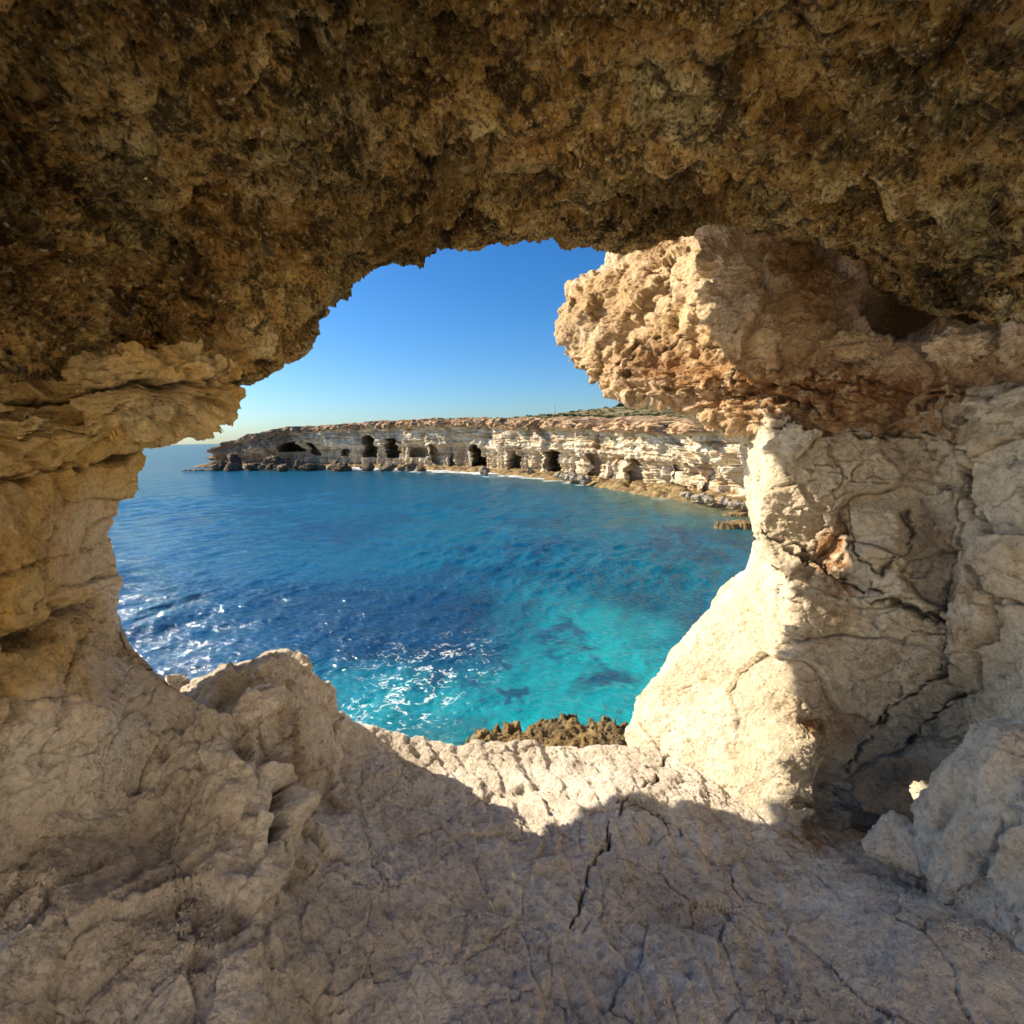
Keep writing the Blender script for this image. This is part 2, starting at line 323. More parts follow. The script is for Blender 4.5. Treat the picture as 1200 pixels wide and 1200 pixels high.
def f_left(p, U, V, n):
    up = smooth(535, 500, V-(U-150)*(-.12))          # stratified upper part
    f1, e1 = facet(p, (1.6, 1.6, 2.6), 11); f2, _ = facet(p, (6, 6, 10), 12)
    strat = fbm(np.stack([p[:, 0]*1.2, p[:, 1]*1.2, p[:, 2]*9+fbm(p, 1.5, 2)*1.2], 1), 1.0, 5, .6, seed=12)
    d = -.05+.0*n[:, 0]+fbm(p, .9, 3, seed=11)*.07+f1*.07+(f2*.05+strat*.07)*up+f2*.012+fbm(p, 4, 5, .5, seed=13)*.022+up*.04-np.exp(-(e1/.03)**2)*.03
    F1, _, ID, _ = worley(p, (7, 7, 9), 15); d -= up*np.exp(-(F1/.3)**2)*.07*(PERM[ID] > 120)
    ck, ct = cracks(p, U, V, [([(-150, 500), (0, 478), (90, 458), (180, 447), (280, 452)], 9, .14), ([(-100, 590), (0, 568), (60, 560), (120, 545), (165, 528)], 7, .08), ([(0, 520), (70, 508), (150, 495), (220, 478)], 4, .04),
        ([(-80, 790), (0, 752), (45, 745), (90, 722), (125, 702)], 13, .13), ([(60, 905), (80, 850), (95, 790), (110, 745), (128, 715)], 6, .04), ([(-20, 680), (30, 664), (60, 655), (110, 648), (146, 620)], 5, .035),
        ([(20, 935), (35, 890), (48, 850)], 5, .03), ([(55, 655), (75, 685), (100, 690)], 4, .02), ([(90, 560), (80, 600), (95, 640)], 3, .012), ([(135, 960), (140, 880), (160, 820), (175, 790)], 5, .03)])
    st = blob(U, V, 40, 620, 70, 70)*.5+blob(U, V, 50, 860, 60, 100)*.35
    pale = np.maximum(smooth(740, 850, V+(U-110)*.75+fbm(p, 1.6, 5, .6, seed=16)*60), .75*smooth(60, 150, U+fbm(p, 2, 4, seed=17)*30)*smooth(540, 640, V))
    return d-ck, {'crack': ct, 'stain': st, 'pale': pale}
tag(patch('cave_wall', [q0, q1, S, A_, A2, B_, C_, D_], 620, 760, f_left, M_LEFT), 'smooth ochre limestone wall on the left side of the cave opening', 'cave wall', kind='structure')

# --- right wall
S = [P(770, 440, 5.0), P(802, 476, 4.9), P(866, 498, 4.6), P(875, 530, 4.5), P(880, 560, 4.5), P(881, 600, 4.5), P(886, 640, 4.5), P(880, 668, 4.5), P(843, 710, 4.5), P(800, 762, 4.5), P(762, 815, 4.4), P(742, 865, 4.3), P(738, 920, 4.1), P(735, 1000, 3.9)]
Ed = [P(880, 440, 4.4), P(900, 475, 4.2), P(905, 505, 4.1), P(905, 540, 4.02), P(900, 575, 4.02), P(895, 615, 4.05), P(905, 650, 3.95), P(925, 690, 3.8), P(932, 730, 3.72), P(932, 780, 3.66), P(925, 830, 3.6), P(918, 880, 3.52), P(910, 940, 3.4), P(900, 1020, 3.2)]
mid = [lerp(a, b, .5, -.02) for a, b in zip(S, Ed)]
v3 = [430, 465, 505, 545, 585, 625, 665, 705, 745, 790, 840, 895, 960, 1050]
F_ = [P(1010, v3[i], 3.88-.033*i) for i in range(14)]; F0 = [P(950, (v3[i]+Ed[i][4])/2, Ed[i][2]-.04-(.02*max(0, 6-i))) for i in range(14)]
G_ = [P(1110, v3[i]+2, 3.55-.03*i) for i in range(14)]
H_ = [P(1230, 600+(v3[i]-600)*1.06, 2.85-.025*i) for i in range(14)]; I_ = [P(1450, 600+(v3[i]-600)*1.3, 2.1) for i in range(14)]
J_ = [L(2.95, 1.0-.22*i, 1.3, 1900, v3[i]) for i in range(14)]; K_ = [L(3.1, 1.0-.22*i, -0.25, 2600, v3[i]) for i in range(14)]
q1 = [off(p, .25, 0, .55) for p in S]; q0 = [(p[0]+3, p[1]*2.0, p[2]+2.0, p[3]+100, p[4]) for p in S]
def f_right(p, U, V, n):
    f1, e1 = facet(p, (1.5, 1.5, 1.9), 21, .16); f2, e2 = facet(p, 5.2, 22)
    topz = smooth(530, 480, V)
    F1, _, ID, _ = worley(p+.04*np.stack([fbm(p, 7, 2, seed=k) for k in range(3)], 1), (8, 8, 11), 25)
    fl = smooth(905, 960, U)
    d = fbm(p, 1.1, 3, seed=21)*.07+f1*(.04+.10*fl)+f2*(.010+.030*fl+.05*topz)+fbm(p, 4, 6, .55, seed=23)*.03-topz*np.exp(-(F1/.3)**2)*.10-np.exp(-(e1/.03)**2)*.035*fl-np.exp(-(e2/.05)**2)*.012*fl
    # blocks
    d += blob(U, V, 1030, 628, 34, 34, 0, 4)*.15+blob(U, V, 1060, 660, 60, 50, 10, 3)*.04+blob(U, V, 1005, 770, 95, 75, 30, 4)*.07+blob(U, V, 1048, 890, 42, 62, 10, 4)*.02
    d += blob(U, V, 960, 560, 62, 60, 0, 6)*.05+blob(U, V, 1180, 600, 55, 130, 0, 4)*.10+blob(U, V, 930, 880, 30, 22, 0, 3)*.08-blob(U, V, 1040, 912, 30, 26, 0, 2)*.19
    d -= blob(U, V, 973, 925, 15, 26, 8, 3)*.45+blob(U, V, 1078, 618, 15, 40, 0, 2)*.10+blob(U, V, 960, 848, 24, 8, 15)*.05+blob(U, V, 1165, 440, 22, 20)*.1
    ck, ct = cracks(p, U, V, [([(1150, 480), (1140, 520), (1132, 590), (1118, 650), (1102, 702), (1102, 730)], 4, .10), ([(885, 622), (930, 640), (975, 678), (1000, 690), (1050, 705), (1095, 720), (1118, 738)], 5, .09),
        ([(1118, 738), (1100, 790), (1060, 815), (1035, 845), (1020, 858), (1010, 905), (990, 935)], 3.5, .06), ([(1035, 715), (1060, 735), (1110, 745)], 3, .03), ([(1090, 735), (1060, 640)], 3, .01),
        ([(890, 500), (950, 505), (1020, 512), (1090, 515), (1150, 530)], 4, .05), ([(950, 550), (1010, 562), (1055, 560), (1120, 575)], 2.5, .02), ([(960, 500), (985, 560), (975, 600), (985, 650), (975, 690)], 3.2, .03),
        ([(905, 550), (940, 568), (960, 572)], 2.5, .025), ([(990, 590), (1010, 660), (1030, 672), (1060, 650), (1068, 600)], 4, .06), ([(840, 762), (862, 742), (872, 730)], 2.5, .02), ([(1120, 815), (1080, 850), (1060, 880)], 4, .05),
        ([(1060, 705), (1075, 660), (1085, 620)], 2, .012), ([(950, 780), (965, 740), (960, 720)], 2, .012)], 5)
    st = blob(U, V, 975, 660, 26, 60)*1.3+blob(U, V, 965, 852, 40, 12, 15)*1.4+blob(U, V, 1080, 505, 90, 12, 3)*1.0+blob(U, V, 1165, 700, 25, 18)*.9+blob(U, V, 1150, 745, 20, 14)*.9+blob(U, V, 930, 470, 120, 22)*1.2+blob(U, V, 1110, 640, 30, 70)*.4
    return d-ck, {'crack': ct, 'stain': st}
tag(patch('cave_wall', [q0, q1, S, mid, Ed, F0, F_, G_, H_, I_, J_], 820, 860, f_right, M_RIGHT), 'cream fractured limestone wall on the right with a sunlit left face', 'cave wall', kind='structure')

# --- overhanging block at upper right
S = [P(718, 262, 5.8), P(713, 290, 5.8), P(711, 308, 5.8), P(691, 321, 5.8), P(674, 332, 5.8), P(673, 350, 5.8), P(657, 366, 5.8), P(659, 392, 5.8), P(673, 418, 5.7), P(700, 443, 5.5), P(718, 459, 5.3), P(765, 468, 4.9), P(800, 478, 4.8),
     P(860, 497, 4.45), P(950, 508, 4.1), P(1060, 500, 3.8), P(1200, 480, 3.15), P(1400, 470, 2.4)]
T = [P(868, 250, 4.6), P(870, 262, 4.5), P(868, 275, 4.5), P(866, 290, 4.45), P(866, 305, 4.4), P(868, 322, 4.35), P(870, 342, 4.3), P(875, 362, 4.2), P(882, 382, 4.1), P(892, 400, 4.0), P(905, 412, 3.95), P(925, 422, 3.9), P(945, 428, 3.9),
     P(975, 432, 3.85), P(1020, 430, 3.7), P(1090, 425, 3.5), P(1200, 425, 3.05), P(1400, 415, 2.3)]
N = [P(925, 240, 4.5), P(930, 262, 4.4), P(932, 278, 4.35), P(935, 292, 4.3), P(938, 305, 4.2), P(942, 318, 4.15), P(948, 332, 4.1), P(952, 348, 4.0), P(958, 360, 4.0), P(965, 372, 3.95), P(975, 382, 3.9), P(985, 390, 3.9), P(1000, 396, 3.9),
     P(1020, 402, 3.85), P(1060, 402, 3.7), P(1110, 400, 3.5), P(1200, 398, 3.05), P(1400, 390, 2.3)]
W = [P(980, 230, 4.9), P(985, 262, 4.9), P(988, 275, 4.9), P(990, 285, 5.0), P(993, 295, 5.0), P(996, 305, 5.0), P(1000, 315, 5.1), P(1003, 325, 5.1), P(1006, 335, 5.1), P(1010, 345, 5.2), P(1015, 352, 5.2), P(1022, 360, 5.2), P(1030, 365, 5.2),
     P(1045, 372, 5.1), P(1080, 378, 4.8), P(1130, 380, 4.3), P(1210, 375, 3.6), P(1420, 360, 2.6)]
Z = [P(1000+i*6, 180, 5.6-.05*i) for i in range(18)]
h1 = [lerp(a, b, .3, -.04) for a, b in zip(S, T)]; h2 = [lerp(a, b, .65, -.03) for a, b in zip(S, T)]
q1 = [off(p, .2+.1*(i < 10), .25 if i > 8 else .02, .6) for i, p in enumerate(S)]; q0 = [off(p, 1.2, .9, 1.6) for p in S]
def f_over(p, U, V, n):
    low = smooth(400, 450, V-.12*(U-700)); sh = smooth(860, 905, U)
    f1, _ = facet(p, 2.1, 31); f2, _ = facet(p, 3.6, 32, .15); F1, F2, ID, _ = worley(p+.05*np.stack([fbm(p, 6, 2, seed=k) for k in range(3)], 1), (6.5, 6.5, 8.5), 35)
    d = fbm(p, 1.3, 3, seed=31)*.08+f1*(.09-.04*low)+f2*(.065+.02*low)+fbm(p, 9, 6, .7, seed=33)*.02-np.exp(-(F1/.33)**2)*(.0+.08*low)*(PERM[ID] > 120)
    d += ridged(p*np.array([1, 1, 4.5]), 2.2, 5, .55, seed=34)*.05*low-low*.03+blob(U, V, 910, 375, 45, 40, 0, 4)*.1
    d -= blob(U, V, 1048, 365, 30, 22, 20, 2)*.5+blob(U, V, 795, 372, 6, 26, 10)*.06+blob(U, V, 930, 300, 20, 12)*.1
    ck, ct = cracks(p, U, V, [([(720, 440), (760, 405), (800, 400), (850, 415)], 6, .06), ([(775, 300), (780, 350), (795, 385)], 6, .05), ([(900, 430), (980, 445), (1060, 465), (1180, 470)], 5, .08), ([(830, 455), (900, 470), (980, 480)], 6, .10),
        ([(860, 440), (930, 450), (1000, 470)], 5, .07)], 8)
    return d-ck, {'crack': ct*.9, 'stain': (blob(U, V, 840, 440, 130, 30, 10)*1.3+blob(U, V, 1000, 460, 160, 35)*1.4+blob(U, V, 950, 320, 40, 60, -30)*1.5)}
tag(patch('rock_overhang', [q0, q1, S, h1, h2, T, N, W, Z], 640, 900, f_over, M_OVER), 'tan crusty rock overhang jutting into the sky above the right wall', 'rock overhang')

# --- floor and sill
lipf = [L(-3.6, -.6, 3.9, 60, 700), P(150, 800, 3.75), P(225, 806, 3.6), P(262, 800, 3.55), P(295, 788, 3.5), P(322, 772, 3.5), P(345, 776, 3.5), P(362, 790, 3.6), P(388, 808, 3.75), P(412, 842, 3.9), P(450, 858, 3.95), P(490, 868, 3.95), P(530, 873, 3.95), P(580, 872, 3.95),
        P(640, 868, 4.0), P(700, 871, 4.05), P(760, 874, 4.1), P(830, 886, 4.05), P(900, 905, 3.95), P(980, 940, 3.8), L(3.6, -2.0, 3.9, 1100, 900)]
f1r = [P(40, 830, 3.3), P(140, 835, 3.3), P(215, 835, 3.2), P(258, 830, 3.1), P(285, 822, 3.05), P(308, 815, 3.0), P(338, 818, 3.2), P(362, 830, 3.45), P(392, 850, 3.7), P(415, 872, 3.75), P(455, 890, 3.72), P(495, 900, 3.72), P(535, 905, 3.7), P(585, 904, 3.7),
       P(645, 898, 3.75), P(705, 895, 3.8), P(765, 893, 3.85), P(835, 902, 3.85), P(900, 920, 3.8), P(980, 955, 3.6), P(1080, 970, 3.5)]
f2r = [P(0, 880, 2.7), P(120, 885, 2.75), P(195, 890, 2.75), P(245, 890, 2.7), P(280, 888, 2.65), P(312, 885, 2.7), P(338, 890, 2.95), P(362, 905, 3.25), P(395, 915, 3.45), P(425, 915, 3.45), P(460, 925, 3.4), P(500, 935, 3.38), P(540, 940, 3.35), P(590, 938, 3.35),
       P(650, 930, 3.4), P(710, 925, 3.45), P(770, 922, 3.5), P(835, 930, 3.5), P(905, 945, 3.45), P(985, 975, 3.3), P(1090, 1000, 3.2)]
f3r = [P(-60, 960, 2.2), P(90, 970, 2.3), P(170, 975, 2.35), P(225, 975, 2.33), P(268, 973, 2.3), P(305, 965, 2.35), P(335, 945, 2.6), P(368, 945, 2.95), P(398, 955, 3.05), P(430, 965, 3.05), P(465, 980, 2.98), P(505, 990, 2.93), P(545, 992, 2.92), P(595, 990, 2.92),
       P(655, 985, 2.95), P(715, 985, 2.97), P(775, 985, 3.0), P(840, 990, 2.98), P(910, 1000, 2.95), P(990, 1020, 2.85), P(1100, 1050, 2.75)]
us = [-150, 20, 110, 175, 230, 280, 325, 360, 395, 430, 470, 510, 550, 600, 660, 720, 780, 850, 930, 1010, 1130]
f4r = [P(u, 1080, 1.9+.35*smooth(250, 420, u)+.12*smooth(420, 600, u)-.1*smooth(900, 1200, u)) for u in us]
f5r = [P(u, 1250, 1.55+.2*smooth(250, 420, u)) for u in us]
f6r = [L((u-500)/600.*2.4-.2, -1.85, .3, u, 1500) for u in us]; f7r = [L((u-500)/600.*3-.2, -2.0, -0.25, u, 2000) for u in us]
for r_, q_ in ((lipf, L(4.6, -2.3, 3.9, 1300, 950)), (f1r, L(3.9, -2.3, 3.4, 1290, 1000)), (f2r, L(3.7, -2.3, 3.0, 1300, 1050)), (f3r, L(3.6, -2.2, 2.5, 1400, 1120)), (f4r, L(3.5, -2.1, 1.7, 1500, 1250)), (f5r, L(3.5, -2.1, 1.2, 1600, 1400)), (f6r, L(3.5, -2.1, .3, 1700, 1500)), (f7r, L(3.6, -2.2, -.7, 1800, 2000))): r_.append(q_)
q1 = [off(p, 0, -.35, .3) for p in lipf]; q0 = [off(p, p[0]*.3, -7.5, 1.6) for p in lipf]
def f_floor(p, U, V, n):
    f1, e1 = facet(p, 2.4, 41, .14); f2, e2 = facet(p, (9, 5, 6), 42, .12); lf = smooth(430, 330, U)
    d = fbm(p, 1.2, 3, seed=41)*.05+f1*(.022+.11*lf)+f2*(.006+.034*lf)-np.exp(-(e1/.02)**2)*.010+fbm(p, 6, 6, .6, seed=43)*(.014+.010*lf)
    # parallel bedding ledges crossing the sill
    w = fbm(p, 1.6, 4, seed=44)*24
    c = (U*.86-V*.5+w)/27.; k = np.floor(c); fr = c-k; saw = np.where(fr < .82, fr/.82, (1-fr)/.18)
    amp = (.5+.9*(PERM[(k.astype(int)*7) & 255]/255.))
    rr = smooth(400, 470, U)*smooth(985, 900, U); d += (saw-.5)*.020*amp*rr
    # vertical fluting on the fin
    fl = blob(U, V, 372, 860, 48, 75, -15, 4); d += np.sin((U+w*.8)/3.6)*.008*fl
    d += ridged(np.stack([p[:, 0]*6, p[:, 1]*3, p[:, 2]*3], 1), 1, 3, .6, seed=47)*.014*lf
    d -= blob(U, V, 372, 945, 20, 18, 0, 2)*.07+blob(U, V, 318, 958, 6, 34, 8, 3)*.18+blob(U, V, 195, 893, 7, 7)*.07+blob(U, V, 158, 915, 9, 14, 30)*.06
    d += blob(U, V, 340, 960, 28, 16)*.08
    ck, ct = cracks(p, U, V, [([(785, 880), (760, 915), (735, 945), (712, 975), (700, 1010), (670, 1090)], 2.8, .06), ([(735, 945), (790, 965), (830, 1000), (900, 1060)], 2.6, .03), ([(640, 965), (670, 985), (705, 1000)], 2.2, .03),
        ([(710, 885), (760, 910), (800, 930), (850, 975)], 1.8, .015), ([(800, 920), (840, 950), (880, 990)], 2, .015), ([(320, 1000), (318, 960), (326, 925)], 4, .05), ([(470, 1100), (430, 1000), (425, 930), (418, 870)], 2.2, .015),
        ([(820, 930), (880, 960), (960, 985)], 2, .02), ([(570, 1000), (560, 960), (555, 940)], 1.5, .01), ([(215, 1100), (200, 1000), (230, 920), (250, 850)], 3, .02), ([(350, 780), (352, 830), (370, 900)], 2, .015)], 6)
    st = blob(U, V, 945, 985, 40, 22, 10)*1.3+blob(U, V, 335, 880, 16, 70, -12)*.8
    return d-ck, {'crack': ct, 'stain': st}
tag(patch('cave_floor', [q0, q1, lipf, f1r, f2r, f3r, f4r, f5r, f6r, f7r], 620, 1050, f_floor, M_FLOOR), 'pale grey limestone sill and floor with a pointed fin at left', 'cave floor', kind='structure')

# ------------------------------------------------------------------ loose rocks
def rock_mesh(name, radii, sub, seed, planes=12, rough=.05, fine=.02, crk=0.0, smoothing=14.):
    bm = bmesh.new(); bmesh.ops.create_icosphere(bm, subdivisions=sub, radius=1.0)
    V = np.array([v.co[:] for v in bm.verts]); F = np.array([[v.index for v in f.verts] for f in bm.faces]); bm.free()
    rs = np.random.RandomState(seed); N = rs.normal(size=(planes, 3)); N /= np.linalg.norm(N, axis=1)[:, None]; h = rs.uniform(.62, .95, planes)*(.82 if smoothing > 35 else 1)
    dots = np.maximum(V@N.T, 0)/h; r = 1.0/(((dots**smoothing).sum(1)+1)**(1/smoothing))
    r = r*(1+fbm(V, 1.3, 3, seed=seed)*.10); V = V*r[:, None]
    W = V*np.array(radii); s = float(np.mean(radii)); nrm = V/np.linalg.norm(V, axis=1)[:, None]
    d = facet(V, 2.2, seed)[0]*rough*s+fbm(V, 4, 5, .6, seed=seed+1)*fine*s*2
    ridge = ridged(V, 1.2, 1, seed=seed+2); ck = smooth(.93, .99, ridge)*crk; d = d-ck*.05*s
    return raw_mesh(name, W+nrm*d[:, None], F, {'crack': ck, 'stain': np.zeros(len(V))})
def rock(name, pos, radii, sub, seed, mat, label, cat, group=None, rot=(0, 0, 0), **k):
    o = link(name, rock_mesh(name, radii, sub, seed, **k), mat); o.location = pos; o.rotation_euler = rot
    return tag(o, label, cat, group)
def W3(u, v, d): return tuple(to_world(np.array([loc3(u, v, d)]))[0])
rock('boulder', W3(1232, 995, 2.35), (.52, .45, .70), 7, 5, M_BOULDER, 'large rounded grey white boulder filling the lower right corner of the cave', 'boulder', rot=(.25, .35, .3), planes=14, rough=.09, smoothing=30.)
rock('boulder', W3(1050, 990, 2.72), (.16, .16, .13), 6, 9, M_BOULDER, 'small wedge rock between the cave floor and the big grey boulder', 'boulder', rot=(.3, -.4, .5), planes=10, smoothing=40.)
rock('boulder', W3(1118, 408, 3.3), (.22, .22, .13), 6, 13, M_OVER, 'reddish brown rock wedged at the mouth of the black hollow', 'boulder', planes=12, rough=.2, fine=.08, smoothing=40.)
rock('boulder', W3(1205, 392, 2.95), (.15, .18, .17), 6, 17, M_OVER, 'pale rounded stone lodged under the ceiling at the right edge', 'boulder', planes=12, rough=.2, fine=.08)
rock('boulder', W3(1010, 408, 3.78), (.27, .2, .10), 6, 19, M_OVER, 'dark grey pitted rock lying on the ledge below the hollow', 'boulder', rot=(0, .12, 0), planes=12, rough=.14, fine=.08)

# ------------------------------------------------------------------ added slope behind the camera, unseen, bouncing sunlight into the cave
M_BOUNCE = mat_lime('pale ground', (.66, .56, .40), (.75, .66, .51), (.80, .73, .61))
xs = np.linspace(-30, 30, 90); ys = np.linspace(-40, -0.5, 90); gx, gy = np.meshgrid(xs, ys); pp = np.stack([gx.ravel(), gy.ravel(), np.zeros(gx.size)], 1)
X_, Y_ = pp[:, 0], pp[:, 1]; gz = 4.95+fbm(pp, .25, 4, seed=51)*.2+fbm(pp, 1.5, 4, seed=52)*.06+8.5*smooth(0, 5.0, X_*.68-Y_*.73-1.9)+np.clip(-Y_-8, 0, 99)*.15
gr = link('bounce_ground', raw_mesh('bounce_ground', np.stack([pp[:, 0], pp[:, 1], gz], 1), grid_quads(90, 90), {'crack': gz*0, 'stain': gz*0}), M_BOUNCE); tag(gr, kind='structure')

# ------------------------------------------------------------------ far cliff
#        u, v_water, v_top
CL = [(246, 546, 528), (262, 546.5, 519), (300, 547, 508), (340, 546.5, 502), (400, 547, 497.5), (450, 548, 494.5), (520, 550.5, 491.5), (580, 553.5, 491.5), (640, 558.5, 492.5), (700, 566, 493.5), (760, 576, 495),
      (810, 584.5, 496), (860, 594, 498), (900, 604, 500)]
base = []; hts = []
for u, vw, vt in CL:
    b = on_plane(u, vw); base.append(b[:2])
    d = FWD+RIGHT*(u-600)/600.+UP*(600-vt)/600.; bb = b.copy(); tt = (np.hypot(*b[:2])+1.0)/np.hypot(d[0], d[1]); hts.append(CAM_Z+d[2]*tt)
base = np.array(base); hts = np.array(hts)
# the headland turns back behind the tip; the near end runs on towards our own cliff
pre = np.array([[base[0][0]-3, base[0][1]+14], [base[0][0]+6, base[0][1]+40], [base[0][0]+30, base[0][1]+90]]); base = np.vstack([pre[::-1], base, [[24, 27], [20, 18], [14, 9]]]); hts = np.concatenate([[7, 6.5, 5.], hts, [9.8, 10.2, 10.5]])
CLc = np.concatenate([base, np.zeros((len(base), 1)), hts[:, None]], 1)
def catpath(P_, n):
    m = len(P_); ch = np.linalg.norm(np.diff(P_[:, :2], axis=0), axis=1); dist = np.linalg.norm(P_[:, :2], axis=1); wgt = ch/np.maximum((dist[1:]+dist[:-1])/2, 20)
    s = np.concatenate([[0], np.cumsum(wgt)]); t = np.interp(np.linspace(0, s[-1], n), s, np.arange(m)); k = np.minimum(t.astype(int), m-2); f = (t-k)[:, None]
    Q = np.concatenate([2*P_[:1]-P_[1:2], P_, 2*P_[-1:]-P_[-2:-1]]); a, b, c, d = Q[k], Q[k+1], Q[k+2], Q[k+3]
    return 0.5*(2*b+(c-a)*f+(2*a-5*b+4*c-d)*f*f+(3*b-a-3*c+d)*f**3)
NS, NTt = int(2300*RES), int(230*RES)
Q = catpath(CLc, NS); H = Q[:, 3]
tan = np.gradient(Q[:, :2], axis=0); tan /= np.linalg.norm(tan, axis=1)[:, None]
nrm2 = np.stack([tan[:, 1], -tan[:, 0]], 1)
if (nrm2*(-Q[:, :2])).sum() < 0: nrm2 = -nrm2
tpar = np.concatenate([np.linspace(-.14, .05, 14), np.linspace(.05, 1.0, NTt-14-24)[1:], np.linspace(1.0, 1.35, 25)[0:]])
NTt = len(tpar)
SS, TT = np.meshgrid(np.arange(NS), tpar, indexing='ij')
tz = np.minimum(TT, 1.0); back = np.clip(TT-1.0, 0, 1)/.35*9.0          # top rows run back onto the plateau
Zc = H[:, None]*tz+back*.02
bx = Q[:, 0][:, None]+0*TT; by = Q[:, 1][:, None]+0*TT
pp = np.stack([bx.ravel(), by.ravel(), Zc.ravel()], 1); Tf = TT.ravel(); tzf = tz.ravel(); sf = SS.ravel()
uu, vv = project(np.stack([Q[:, 0], Q[:, 1], np.full(NS, 4.)], 1)); Uf = np.repeat(uu, NTt)
Uf = np.where(np.repeat(Q[:, 1], NTt) < 30, 2000., Uf)
beyond = np.repeat(np.arange(NS) < NS*.06, NTt)
strata = fbm(np.stack([pp[:, 0]*.03, pp[:, 1]*.03, pp[:, 2]*1.15+fbm(pp*np.array([1, 1, 0]), .07, 3)*1.1], 1), 1.0, 5, .62, seed=61)
f1, e1 = facet(pp, (.22, .22, .16), 61, .3); f2, e2 = facet(pp, (.7, .7, .9), 62, .3)
cap = smooth(.82, .87, tzf+fbm(pp, .15, 3, seed=63)*.05)
flute = np.abs(perlin(pp*np.array([.55, .55, .05])+3))*2
low = smooth(.52, .40, tzf+fbm(pp, .12, 3, seed=64)*.12)*smooth(0.02, .08, tzf)
o_ = -1.2+fbm(pp, (.05, .05, .05), 3, seed=65)*2.2+f1*1.3+f2*.28+strata*.32*(1-cap)+cap*(1.5+f1*1.3+f2*.6)-low*(.4+1.5*(1-flute)) - cap*smooth(.93, 1.0, tzf)*.8
o_ += fbm(pp, .9, 4, .55, seed=66)*.35
cdep = np.zeros(len(o_))
def cave(u, w, t0, t1, dep, sk=0.0, pw=5):
    global o_, cdep
    tt = (tzf-(t0+t1)/2)/((t1-t0)/2); x = (Uf+fbm(pp, .35, 2, seed=67)*w*.35-u-sk*(tzf-t0)*10)/(w/2*(1-.25*np.clip(tt, 0, 1)))
    m = np.clip(1.15-(np.abs(x)**pw+np.abs(tt)**pw), 0, 1); m = smooth(0, .2, m); o_ = o_*(1-m*.6); cdep = np.maximum(cdep, m*dep*(2.2 if u < 650 else .75))
for a in [(340, 34, .38, .64, 9), (362, 8, .28, .6, 4), (399, 10, .25, .42, 4), (426, 13, .22, .72, 8), (452, 11, .2, .64, 8), (483, 20, .22, .42, 3), (548, 14, .04, .50, 9), (598, 7, .04, .42, 4), (612, 5, .04, .30, 1.0),
          (640, 11, .04, .48, 6), (666, 5, .05, .30, 2.0), (684, 11, .06, .46, 5), (711, 12, .05, .40, 2), (731, 9, .05, .42, 4.5), (784, 26, .12, .30, 2.5), (772, 5, .08, .40, 4), (808, 8, .06, .30, 3), (838, 14, .08, .34, 4), (862, 7, .1, .5, 2.5), (820, 40, .62, .70, 1.2), (500, 6, .1, .5, 2.0), (518, 5, .05, .45, 1.8)]:
    cave(*a)
# curved diagonal fissure
cu = 618+np.clip((.85-tzf), 0, 1)*16; o_ -= np.exp(-((Uf-cu)/1.1)**2)*1.3*(tzf < .85)*(tzf > .1)
o_ = np.where(Tf < .05, o_*smooth(-.14, .05, Tf)+.3, o_)
o_ = o_-back.ravel(); capz = np.where(Tf > 1, fbm(pp+np.stack([back.ravel()*0, back.ravel(), 0*back.ravel()], 1), .5, 4, seed=68)*.5*np.clip(back.ravel(), 0, 1), 0)
nn = np.repeat(nrm2, NTt, axis=0)
jd = np.stack([pp[:, 0]+25, pp[:, 1]+10], 1); jd /= np.linalg.norm(jd, axis=1)[:, None]; cdep *= (pp[:, 1] > 30)
CV = np.stack([pp[:, 0]+nn[:, 0]*o_, pp[:, 1]+nn[:, 1]*o_, pp[:, 2]+capz+fbm(pp*np.array([1, 1, 0]), .18, 4, seed=69)*.45*cap], 1)
CV[:, :2] += jd*cdep[:, None]
wet = smooth(.10, .02, tzf)
grey = smooth(380, 330, Uf)                     # brown grey headland tip, its shade painted into the colour too
def mat_cliff():
    t = NT('banded sea cliff'); z = t.scale(t.tc, (.05, .05, 1.3))
    c = t.ramp(t.noise(1.6, 7, .65, .3, vec=z), [(0.32, (.22, .15, .08)), (0.41, (.52, .42, .27)), (0.54, (.72, .64, .50)), (0.70, (.56, .44, .28))])
    c = t.mix(t.ramp(t.noise(.35, 6, .65, .5), [(0.48, 0.0), (0.64, 0.7)]), c, (.38, .24, .11))
    br = t.ramp(t.noise(.8, 7, .65, .5), [(0.35, (.20, .12, .06)), (0.50, (.46, .30, .17)), (0.66, (.62, .47, .30))])
    c = t.mix(t.attr('cap'), c, br); gr_ = t.ramp(t.noise(.9, 6, .65), [(0.4, (.17, .125, .09)), (0.62, (.36, .27, .19))])
    c = t.mix(t.attr('grey'), c, gr_); c = t.mix(t.attr('wet'), c, (.20, .12, .035))
    c = t.mix(t.ramp(t.noise(2.2, 6, .7, .3), [(0.56, 0.0), (0.66, 0.5)]), c, (.12, .08, .05))
    h = t.math('ADD', t.noise(2.0, 8, .7, .3), t.math('MULTIPLY', t.noise(7, 8, .7, .3, vec=t.scale(t.tc, (.3, .3, 1))), .4))
    t.bsdf(c, .93, .1, bump=h, dist=.24, strength=1.0); return t.m
M_CLIFF = mat_cliff()
cliff = link('cliff', raw_mesh('cliff', CV, grid_quads(NS, NTt), {'cap': cap, 'wet': wet, 'grey': grey*.85}), M_CLIFF)
tag(cliff, 'long banded sea cliff with dark caves across the bay', 'cliff', kind='structure')


